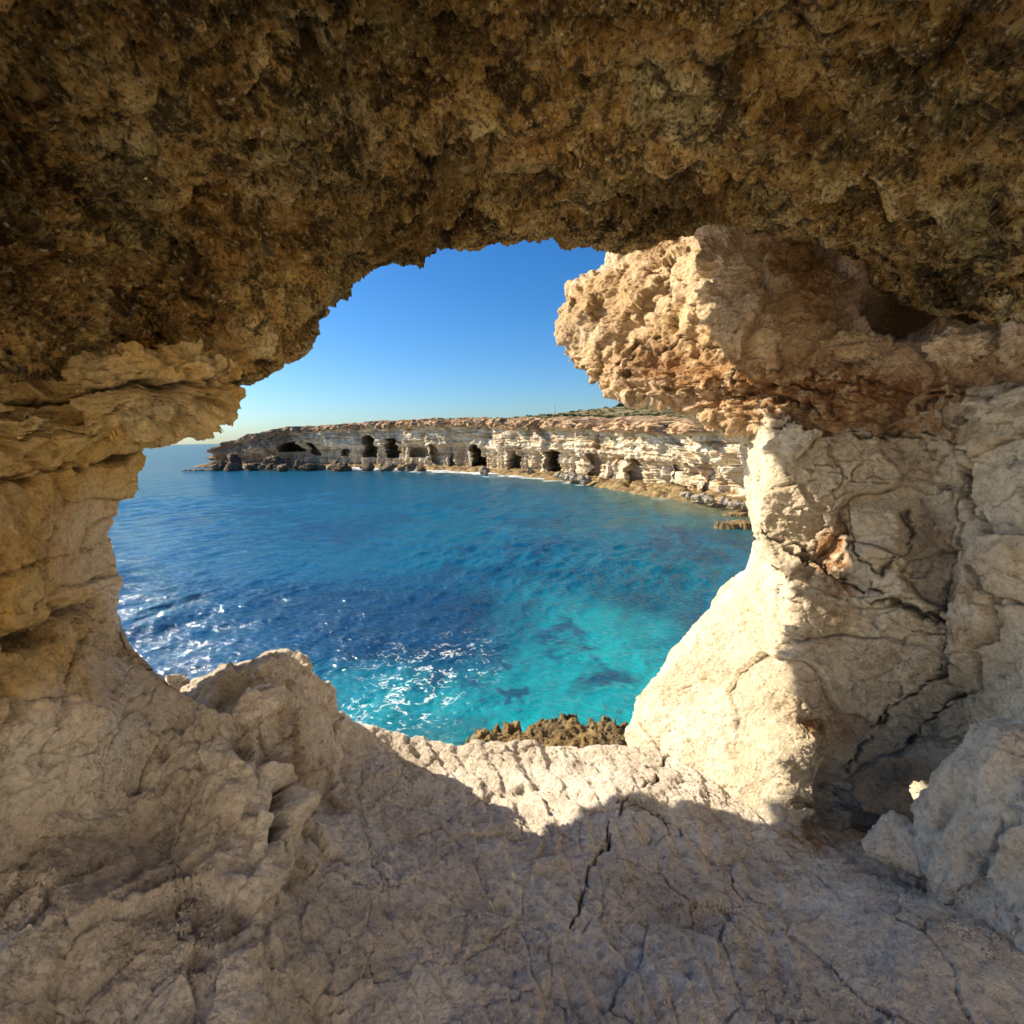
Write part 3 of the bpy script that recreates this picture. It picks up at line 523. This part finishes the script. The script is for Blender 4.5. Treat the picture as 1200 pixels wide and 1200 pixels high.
ks = np.linspace(0, NS-1, 420).astype(int); nr = 70; bk = np.concatenate([[4.0], np.geomspace(6, 420, nr-1)])
gx = Q[ks, 0][:, None]-nrm2[ks, 0][:, None]*bk[None]; gy = Q[ks, 1][:, None]-nrm2[ks, 1][:, None]*bk[None]
pq = np.stack([gx.ravel(), gy.ravel(), 0*gx.ravel()], 1); b2 = np.tile(bk, len(ks)); h2_ = np.repeat(H[ks], nr); uq, _ = project(np.stack([gx.ravel(), gy.ravel(), 0*gx.ravel()+10], 1)); uq = np.where(gy.ravel() < 5, 1200, uq)
uq2 = np.repeat(uu[ks], nr)
rise = smooth(8, 120, b2)*(2.2+3.2*smooth(480, 680, uq))+blob(uq, b2, 735, 110, 60, 70)*1.6*smooth(20, 60, b2)
gz = h2_-.12+fbm(pq, .06, 5, seed=71)*.9*smooth(4, 20, b2)+rise-smooth(400, 250, uq)*smooth(5, 60, b2)*3
def mat_scrubland():
    t = NT('scrubland'); c = t.ramp(t.noise(.25, 7, .65, .4), [(0.38, (.16, .11, .06)), (0.5, (.22, .19, .09)), (0.62, (.34, .27, .16))])
    t.bsdf(c, .95, .1, bump=t.noise(1.5, 6, .7), dist=.5); return t.m
M_SCRUB = mat_scrubland()
pl = link('terrain', raw_mesh('terrain', np.stack([gx.ravel(), gy.ravel(), gz], 1), grid_quads(len(ks), nr)), M_SCRUB); tag(pl, kind='structure')
plateau_pts = np.stack([gx.ravel(), gy.ravel(), gz], 1)

# ------------------------------------------------------------------ low scrub on the plateau (leaf clumps)
def mat_leaf(name, a, b):
    t = NT(name); c = t.ramp(t.noise(1.3, 5, .6), [(0.35, a), (0.65, b)]); bs = t.bsdf(c, .7, .2); return t.m
M_LEAF = mat_leaf('scrub leaves', (.035, .055, .014), (.12, .13, .045)); M_LEAF2 = mat_leaf('bush leaves', (.02, .05, .012), (.06, .10, .025)); M_WOOD = mat_leaf('wood', (.10, .07, .05), (.16, .12, .08))
def leaf_cloud(rs, centre, rad, n, size):
    """n small quads through an uneven crown volume"""
    d = rs.normal(size=(n, 3)); d /= np.linalg.norm(d, axis=1)[:, None]; lob = rs.normal(size=(5, 3)); lob[:, 2] = np.abs(lob[:, 2]); lob /= np.linalg.norm(lob, axis=1)[:, None]
    d[:, 2] = np.abs(d[:, 2])*1.0-.1; r = rs.uniform(.45, 1, n)**.6*(.6+.45*np.maximum(0, (d@lob.T)).max(1)**3)
    c = centre+d*r[:, None]*np.array(rad); a = rs.normal(size=(n, 3)); b = rs.normal(size=(n, 3)); a /= np.linalg.norm(a, axis=1)[:, None]; b = np.cross(a, b); b /= np.linalg.norm(b, axis=1)[:, None]
    s = size*rs.uniform(.6, 1.3, n)[:, None]; return np.stack([c-a*s-b*s*.5, c+a*s-b*s*.5, c+a*s+b*s*.5, c-a*s+b*s*.5], 1).reshape(-1, 3)
rs = np.random.RandomState(3); VV = []
okm = (b2 > 5) & (b2 < 260) & (plateau_pts[:, 1] > 35) & (uq > 380) & (uq < 900); cand = np.where(okm)[0]
for k in range(2600):
    i = rs.choice(cand); j = rs.uniform(-1, 1, 2)*np.array([2.5, 2.5]); c = plateau_pts[i]+np.array([j[0], j[1], 0]); s = rs.uniform(.35, 1.0)
    if rs.rand() > .35+.65*smooth(430, 700, uq[i]): s *= .45
    VV.append(leaf_cloud(rs, c, (s*1.5, s*1.5, s*.8), 46, .16*max(1, b2[i]/80)))
VV = np.concatenate(VV); sc_ = link('scrub', raw_mesh('scrub', VV, np.arange(len(VV)).reshape(-1, 4), smoothf=False), M_LEAF); tag(sc_, 'low grey green scrub covering the top of the far cliff', 'scrub', kind='stuff')
def edge_point(u, b):
    i = np.argmin(np.abs(uq-u)+np.abs(b2-b)*1.0+np.where(gy.ravel() < 30, 1e4, 0)); return plateau_pts[i]
for k, (u, b, s, lb) in enumerate([(665, 7, 1.5, 'bright green round bush on the cliff edge right of the thin mast'), (675, 9, 1.0, 'small green bush just right of the round bush on the cliff edge'), (788, 8, 1.1, 'dark bush on the cliff top beside the overhang'), (575, 14, .9, 'low olive bush on the cliff top above the darkest cave'), (730, 90, 2.0, 'bushy dark shrub on the crest of the low rise')]):
    c = edge_point(u, b); e = bpy.data.objects.new('bush', None); COL.objects.link(e); e.location = tuple(c); tag(e, lb, 'bush', 'bushes on the far cliff top')
    r_ = np.random.RandomState(50+k); lv = leaf_cloud(r_, np.array([0, 0, .1*s]), (s*1.2, s*1.2, s*.95), 420, .12*s); link('foliage', raw_mesh('foliage', lv, np.arange(len(lv)).reshape(-1, 4), smoothf=False), M_LEAF2 if k != 3 else M_LEAF, e)
    bm = bmesh.new()
    for q in range(5):
        a = q*1.3; m = Matrix.Translation((math.cos(a)*.2*s, math.sin(a)*.2*s, .15*s)) @ Matrix.Rotation(.5, 4, Vector((math.sin(a), -math.cos(a), 0))); bmesh.ops.create_cone(bm, segments=6, radius1=.06*s, radius2=.02*s, depth=.9*s, matrix=m, cap_ends=True)
    me = bpy.data.meshes.new('stem'); bm.to_mesh(me); bm.free(); link('stem', me, M_WOOD, e)
# masts
def mat_plain(name, c, rough=.5, met=0.0):
    t = NT(name); b = t.bsdf(t.mix(t.noise(3, 4), c, tuple(x*.8 for x in c)), rough, .4); b.inputs['Metallic'].default_value = met; return t.m
M_STEEL = mat_plain('galvanised steel', (.55, .56, .58), .5, .3)
def mast(u, b, h, lattice, label):
    c = edge_point(u, b); e = bpy.data.objects.new('radio_mast', None); COL.objects.link(e); e.location = tuple(c); tag(e, label, 'mast', 'masts on the plateau')
    bm = bmesh.new()
    def bar(a, b_, r):
        a, b_ = Vector(a), Vector(b_); m = Matrix.Translation((a+b_)/2) @ (b_-a).to_track_quat('Z', 'Y').to_matrix().to_4x4(); bmesh.ops.create_cone(bm, segments=6, radius1=r, radius2=r, depth=(b_-a).length, matrix=m, cap_ends=True)
    if lattice:
        n = 6; cs = [(math.cos(q*2.0944), math.sin(q*2.0944)) for q in range(3)]
        for q in range(3):
            w0, w1 = .45, .12; bar((cs[q][0]*w0, cs[q][1]*w0, 0), (cs[q][0]*w1, cs[q][1]*w1, h), .05)
            for k in range(n):
                z0, z1 = h*k/n, h*(k+1)/n; a0 = w0+(w1-w0)*k/n; a1 = w0+(w1-w0)*(k+1)/n; q2 = (q+1) % 3; bar((cs[q][0]*a0, cs[q][1]*a0, z0), (cs[q2][0]*a1, cs[q2][1]*a1, z1), .03)
    else: bar((0, 0, 0), (0, 0, h), .07); bar((-.6, 0, h*.9), (.6, 0, h*.9), .04)
    me = bpy.data.meshes.new('frame'); bm.to_mesh(me); bm.free(); link('frame', me, M_STEEL, e)
    bm = bmesh.new(); bmesh.ops.create_cone(bm, segments=6, radius1=.04, radius2=.015, depth=h*.3, matrix=Matrix.Translation((0, 0, h*1.15)), cap_ends=True); me = bpy.data.meshes.new('antenna'); bm.to_mesh(me); bm.free(); link('antenna', me, M_STEEL, e)
mast(651, 60, 3.2, True, 'thin pale lattice mast on the cliff top left of the green bush')
mast(731, 110, 3.5, False, 'thin pole mast on the low rise near the overhang')

# ------------------------------------------------------------------ boulders and shore rocks under the far cliff
M_DARKROCK = mat_lime('dark fallen rock', (.08, .06, .042), (.17, .13, .09), (.29, .23, .17), fine=.02)
M_WHITEROCK = mat_lime('pale fallen rock', (.20, .17, .13), (.30, .26, .20), (.42, .37, .30), fine=.02)
M_ORANGE = mat_lime('ochre shore rock', (.08, .06, .035), (.19, .14, .075), (.36, .28, .15), fine=.03, ochre=.22, pits=1.0)
protoD = [rock_mesh('boulder', (1, .85, .75), 5, 200+k, planes=8, rough=.22, fine=.04, smoothing=40.) for k in range(5)]
for m in protoD: m.materials.append(M_DARKROCK)
protoW = [rock_mesh('boulder', (1, .85, .75), 5, 300+k, planes=8, rough=.25, fine=.04, smoothing=40.) for k in range(4)]
for m in protoW: m.materials.append(M_WHITEROCK)
rs = np.random.RandomState(11)
def far_rock(u, v, z, size, protos, label, group, name='boulder', flat=1.0):
    p = on_plane(u, v, z); o = bpy.data.objects.new(name, protos[rs.randint(len(protos))]); COL.objects.link(o); o.location = tuple(p)
    o.rotation_euler = (rs.uniform(-.3, .3), rs.uniform(-.3, .3), rs.uniform(0, 6.28)); o.scale = (size*rs.uniform(.9, 1.3), size*rs.uniform(.8, 1.1), size*rs.uniform(.75, 1.0)*flat); tag(o, label, 'boulder', group)
gD = 'dark boulders below the headland tip'; gM = 'boulders along the foot of the far cliff'; gW = 'pale boulders below the sunlit cliff'
named = [(262, 545, 1.6, 3.6, protoD, 'dark broken boulder at the outer tip of the headland', gD), (275, 540, 3.0, 3.8, protoD, 'dark boulder piled highest behind the headland tip rocks', gD), (322, 541, 2.6, 3.9, protoD, 'biggest brown boulder in front of the widest cave', gD),
         (352, 545, 1.5, 3.0, protoD, 'grey boulder right of the biggest brown boulder below the wide cave', gD), (398, 546, 1.5, 3.2, protoD, 'rounded dark boulder in front of the low cave mouth', gM), (479, 547, 1.0, 2.6, protoD, 'long flat grey boulder below the low wide cave', gM),
         (567, 552, .8, 1.7, protoW, 'lone pale boulder splashed by surf beside the darkest cave', gW), (622, 554, .8, 1.2, protoW, 'small pale boulder below the curved fissure', gW)]
for u, v, z, s, pr, lb, g in named: far_rock(u, v, z*.8, s*.72, pr, lb, g)
for k in range(16): far_rock(250+k*7.6+rs.uniform(-3, 3), 547.5+rs.uniform(-2.5, .5), .9, rs.uniform(.9, 2.2), protoD, 'dark angular boulder in the rockfall below the headland tip', gD)
for k in range(12): far_rock(366+k*11.5+rs.uniform(-4, 4), 548.5+rs.uniform(-1, .8)+.006*k*k, .6, rs.uniform(.7, 1.8), protoD, 'grey brown boulder in the row along the foot of the shaded cliff', gM)
for k in range(9): far_rock(655+k*4.0, 558.5+k*.6+rs.uniform(-2.5, .5), .9, rs.uniform(.7, 1.25), protoW, 'pale grey rock in the heap below the mid cliff', gW)
for k in range(6): far_rock(803+k*5.5, 580+k*1.3+rs.uniform(-2.5, .5), .9, rs.uniform(.45, .8), protoW, 'white rock in the small pile on the ochre ledge', gW)
for k in range(5): far_rock(848+k*6, 588+k*1.8+rs.uniform(-2.5, .5), .9, rs.uniform(.4, .75), protoW, 'white rock next to the cave pillar below the cliff', gW)

# shelf of ochre rock at the foot of the cliff
k0, k1 = np.argmin(np.abs(np.where(beyond[::NTt], 9999, uu)-240)), NS-1
ks = np.arange(k0, k1, 2); nb = 44; bb = np.linspace(-0.25, 1, nb)
wsh = np.interp(uu[ks], [240, 300, 540, 640, 720, 800, 880, 900], [6, 2.5, 3.0, 4.0, 4.0, 3.5, 3.2, 3]); 
kk = np.repeat(ks, nb); t_ = np.tile(np.linspace(0, 1, nb), len(ks)); w_ = np.repeat(wsh, nb)
edge = fbm(np.stack([Q[kk, 0], Q[kk, 1], 0*t_], 1), .16, 4, seed=81)*.55
oo = -5+t_*(5+w_*1.25); px_ = Q[kk, 0]+nrm2[kk, 0]*oo; py_ = Q[kk, 1]+nrm2[kk, 1]*oo; ps = np.stack([px_, py_, 0*px_], 1)
fr = 1-smooth(.62, .97, t_-edge*.35); F1, F2, ID, _ = worley(ps, (.35, .35, 1), 83)
zz = -.7+fr*(1.25+.35*np.floor(PERM[ID]/90.)*.5)+fbm(ps, .8, 5, .6, seed=82)*.28*fr-np.exp(-((F2-F1)/.12)**2)*.35*fr
sh = link('shore', raw_mesh('shore', np.stack([px_, py_, zz], 1), grid_quads(len(ks), nb), {'crack': 0*zz, 'stain': 0*zz}), M_ORANGE); tag(sh, kind='structure')
# flat islets of ochre rock
def islet(name, centre, rad, h, seed, label, cat, n=130, rough=.6, mat=None, rotz=0, sc=1.0, group=None):
    g = np.linspace(-1.25, 1.25, n); a, b = np.meshgrid(g, g, indexing='ij'); x = (a*rad[0]).ravel(); y = (b*rad[1]).ravel(); p = np.stack([x, y, 0*x], 1)+seed*3.7
    r = np.hypot(a, b).ravel()+fbm(p, 1.1/sc, 4, .55, seed=seed)*.32; m = 1-smooth(.72, 1.02, r)
    F1, F2, ID, _ = worley(p+fbm(p, 2/sc, 2, seed=5)[:, None]*.3*sc, 2.2/sc, seed)
    z = -.5+m*(h+.5)+(fbm(p, 1.2/sc, 5, .5, seed=seed+1)*.45-np.exp(-(F1/.4)**2)*.14)*rough*m*h
    o = link(name, raw_mesh(name, np.stack([x, y, z], 1), grid_quads(n, n), {'crack': 0*x, 'stain': 0*x}), mat or M_ORANGE); o.location = (centre[0], centre[1], 0); o.rotation_euler.z = rotz; return tag(o, label, cat, group)
c = on_plane(862, 618); islet('rock_ledge', c, (1.9, 1.0), .45, 3, 'bright orange flat rock ledge in the water beside the cave pillar', 'rock ledge', rotz=.1)
c = on_plane(872, 604); islet('rock_ledge', c, (2.2, .9), .3, 4, 'thin ochre rock ledge behind the bright orange one', 'rock ledge')
c = on_plane(822, 583.5); islet('rock_ledge', c, (2.6, 1.0), .4, 8, 'small ochre rock ledge in the shallows under the sunlit cliff', 'rock ledge')
c = on_plane(248, 551); islet('rock_ledge', c, (9, 2.2), .35, 6, 'low dark rock ledge awash off the headland tip', 'rock ledge', rough=.3, mat=M_DARKROCK, sc=2)
c = on_plane(640, 868, .5); islet('reef_rock', c+np.array([.2, -.2, 0]), (2.6, 1.1), .62, 5, 'jagged ochre reef rock in the water just beyond the sill', 'reef rock', n=420, rough=.42, rotz=.06, sc=.4)

# ------------------------------------------------------------------ sea
NA, NR = int(1100*RES), int(1250*RES)
az = np.radians(np.concatenate([np.linspace(-180, -56, 30)[:-1], np.linspace(-56, 40, NA), np.linspace(40, 180, 30)[1:]])); NAA = len(az)
inv = np.linspace(1/7.5, 1/260., int(NR*.86)); rr = np.concatenate([[3, 5, 6.5], 1/inv, np.geomspace(270, 30000, NR-3-len(inv))])
RRg, AZ = np.meshgrid(rr, az, indexing='ij'); sx = (RRg*np.sin(AZ)).ravel(); sy = (RRg*np.cos(AZ)).ravel(); R_ = RRg.ravel()
ps = np.stack([sx, sy, 0*sx], 1); rs = np.random.RandomState(5)
cell = np.maximum(R_*.0013, np.gradient(rr)[:, None].repeat(NAA, 1).ravel())
wx = fbm(ps, .09, 3, seed=91)*.8; wy = fbm(ps, .09, 3, seed=92)*.8; z = np.zeros(len(sx)); WD = math.radians(-58)    # waves roll in from front left
for lam, amp, nwv, sp in [(6.5, .022, 6, .5), (3.2, .026, 8, .8), (1.6, .019, 11, 1.0), (.8, .012, 12, 1.2), (.42, .007, 12, 1.5)]:
    at = np.clip(1.6-cell*3.2/lam, 0, 1)
    for k in range(nwv):
        l = lam*rs.uniform(.7, 1.35); a = WD+rs.normal()*sp*.5; ph = (sx+wx)*math.sin(a)+(sy+wy)*math.cos(a); z += at*amp*1.25*np.sin(ph*2*math.pi/l+rs.uniform(0, 6.28))/math.sqrt(nwv/3.)
gust = .55+.9*smooth(-.4, .5, fbm(ps, .045, 3, seed=93)); z *= gust*.72
# colour of the water body: depth, seabed and a painted cliff reflection
SU, SV = project(np.stack([sx, sy, 0*sx], 1)); front = sy > 3; SU = np.where(front, SU, 300); SV = np.where(front, SV, 900)
pc = ps+np.stack([fbm(ps, .22, 4, seed=94)*2.0, fbm(ps, .22, 4, seed=95)*2.0, 0*sx], 1); wu = SU+fbm(ps, .12, 5, .6, seed=96)*42; wv = SV+fbm(ps, .12, 5, .6, seed=97)*30
near_u, near_v = SU+fbm(ps, .9, 4, .6, seed=98)*22, SV+fbm(ps, .9, 4, .6, seed=99)*16
deep = np.array([.001, .032, .052]); blue = np.array([.002, .100, .17]); turq = np.array([.003, .17, .235]); aqua = np.array([.005, .44, .43]); green = np.array([.05, .17, .13])
def mixc(c, t, k): return c*(1-k[:, None])+np.array(t)*k[:, None]
C = np.tile(blue, (len(sx), 1)); C = mixc(C, turq, smooth(260, 560, wu)*smooth(535, 600, wv)*.85)
C = mixc(C, (.002, .06, .10), smooth(620, 760, wv)*smooth(420, 200, wu)*.5)
C = mixc(C, aqua, np.clip(blob(wu, wv, 700, 790, 150, 95, -20, 3)+blob(wu, wv, 470, 830, 110, 60, 0, 3)*.6, 0, 1)); C = mixc(C, aqua, blob(wu, wv, 600, 845, 120, 40, 0, 3)*.7)
C = mixc(C, deep, np.clip(blob(wu, wv, 460, 735, 150, 42, 8, 3)*1.1+blob(wu, wv, 300, 700, 120, 28, 8)*.45+blob(wu, wv, 760, 690, 90, 30, 0)*.75+blob(wu, wv, 620, 665, 110, 14, -6)*.55+blob(wu, wv, 560, 705, 60, 20)*.5, 0, 1))
C = mixc(C, (.004, .05, .10), smooth(.05, .45, fbm(pc, .11, 5, .6, seed=90))*.55*smooth(560, 620, SV))
for a in [(700, 798, 34, 12), (560, 803, 13, 13), (600, 818, 16, 7), (665, 768, 24, 9), (655, 745, 30, 10), (510, 790, 20, 18), (590, 770, 10, 10)]:
    C = mixc(C, (.006, .07, .10), np.clip(blob(near_u, near_v, a[0], a[1], a[2], a[3], -6, 3)*1.6*(.75+.6*fbm(ps, 1.1, 4, .6, seed=88)), 0, .95))
C = mixc(C, (.01, .16, .15), blob(near_u, near_v, 510, 850, 60, 18, 0, 3)*.7); C = mixc(C, (.03, .16, .12), blob(near_u, near_v, 470, 870, 80, 14, 0, 3)*.6)
C = mixc(C, green, smooth(640, 600, wv)*smooth(620, 780, wu)*.85); C = mixc(C, (.22, .22, .10), smooth(610, 590, SV-(SU-800)*.12)*smooth(730, 820, SU)*.7)  # greenish water; the gold tint paints in the cliff's reflection
C *= .84*(1+.15*fbm(ps, .5, 4, seed=89))[:, None]
# foam
ridge_ = lambda s_, sd, w: np.exp(-(np.abs(fbm(ps, s_, 4, .6, seed=sd))/w)**2)
fm = np.clip(blob(SU, SV, 480, 805, 60, 45, 10, 3)+blob(SU, SV, 545, 770, 40, 30, 0, 3)*.8+blob(SU, SV, 450, 845, 40, 22, 0, 3)*.9+blob(SU, SV, 215, 782, 30, 14)*.8, 0, 1)
foam = fm*np.clip(ridge_(.75, 101, .05)+ridge_(1.3, 102, .05), 0, 1)*smooth(.0, .25, fbm(ps, 1.6, 4, .6, seed=103)+.10); foam = np.maximum(foam, fm*smooth(.72, .8, fbm(ps, 5, 3, .6, seed=106)))
dcl = np.full(len(sx), 99.); selm = (R_ < 230) & (sy > 20)
qs = Q[::12]; sub = np.where(selm)[0]
for ch in np.array_split(sub, 40): dcl[ch] = np.sqrt(((ps[ch, None, :2]-qs[None, :, :2])**2).sum(-1)).min(1)
sw = np.interp(SU, [230, 300, 520, 600, 700], [8, 8, 7.5, 5, 3]); foam = np.maximum(foam, smooth(1.0, .3, dcl/sw-.25+fbm(ps, .35, 4, .6, seed=104)*.8)*smooth(860, 560, SU)*smooth(245, 290, SU)*.9)
foam = np.maximum(foam, smooth(-.2, .5, fbm(ps, 1.3, 4, .6, seed=105))*smooth(1.5, .4, np.hypot(sx-on_plane(563, 553)[0], sy-on_plane(563, 553)[1])/4.))
t = NT('sea water'); col = t.attr('body', 'Color'); fo = t.attr('foam')
col = t.mix(fo, col, (.80, .84, .84))
bumpv = t.math('ADD', t.math('MULTIPLY', t.noise(.55, 6, .68, .3, vec=t.scale(t.tc, (1.0, 1.3, 1))), 2.2), t.math('MULTIPLY', t.noise(3.2, 6, .65, .4, vec=t.scale(t.tc, (1.0, 1.4, 1))), .6))
bumpv = t.math('MULTIPLY', bumpv, t.math('ADD', 1.0, t.math('MULTIPLY', t.attr('ripple'), .25))); bn = t.n('ShaderNodeBump'); t.l(bumpv, bn.inputs['Height']); bn.inputs['Distance'].default_value = .11
geo = t.n('ShaderNodeNewGeometry'); mv = t.n('ShaderNodeMix', data_type='VECTOR'); mv.inputs[0].default_value = .75; mv.inputs[4].default_value = (0, 0, 1); t.l(bn.outputs[0], mv.inputs[5])
df = t.n('ShaderNodeBsdfDiffuse'); t.l(col, df.inputs[0]); t.l(mv.outputs[1], df.inputs['Normal'])
gl = t.n('ShaderNodeBsdfGlossy'); gl.inputs['Roughness'].default_value = .09; t.l(bn.outputs[0], gl.inputs['Normal'])
fr_ = t.n('ShaderNodeFresnel'); fr_.inputs['IOR'].default_value = 1.333; t.l(bn.outputs[0], fr_.inputs['Normal'])
ms = t.n('ShaderNodeMixShader'); t.l(t.math('MULTIPLY', t.math('POWER', fr_.outputs[0], 1.25), t.math('MULTIPLY', .48, t.math('SUBTRACT', 1.0, fo))), ms.inputs[0]); t.l(df.outputs[0], ms.inputs[1]); t.l(gl.outputs[0], ms.inputs[2]); t.l(ms.outputs[0], t.out.inputs[0])
M_SEA = t.m
quad = grid_quads(len(rr), NAA)
sea = link('sea', raw_mesh('sea', np.stack([sx, sy, z], 1), quad[:, ::-1], {'body': C, 'foam': foam, 'ripple': smooth(14, 55, R_)}), M_SEA); tag(sea, kind='structure')
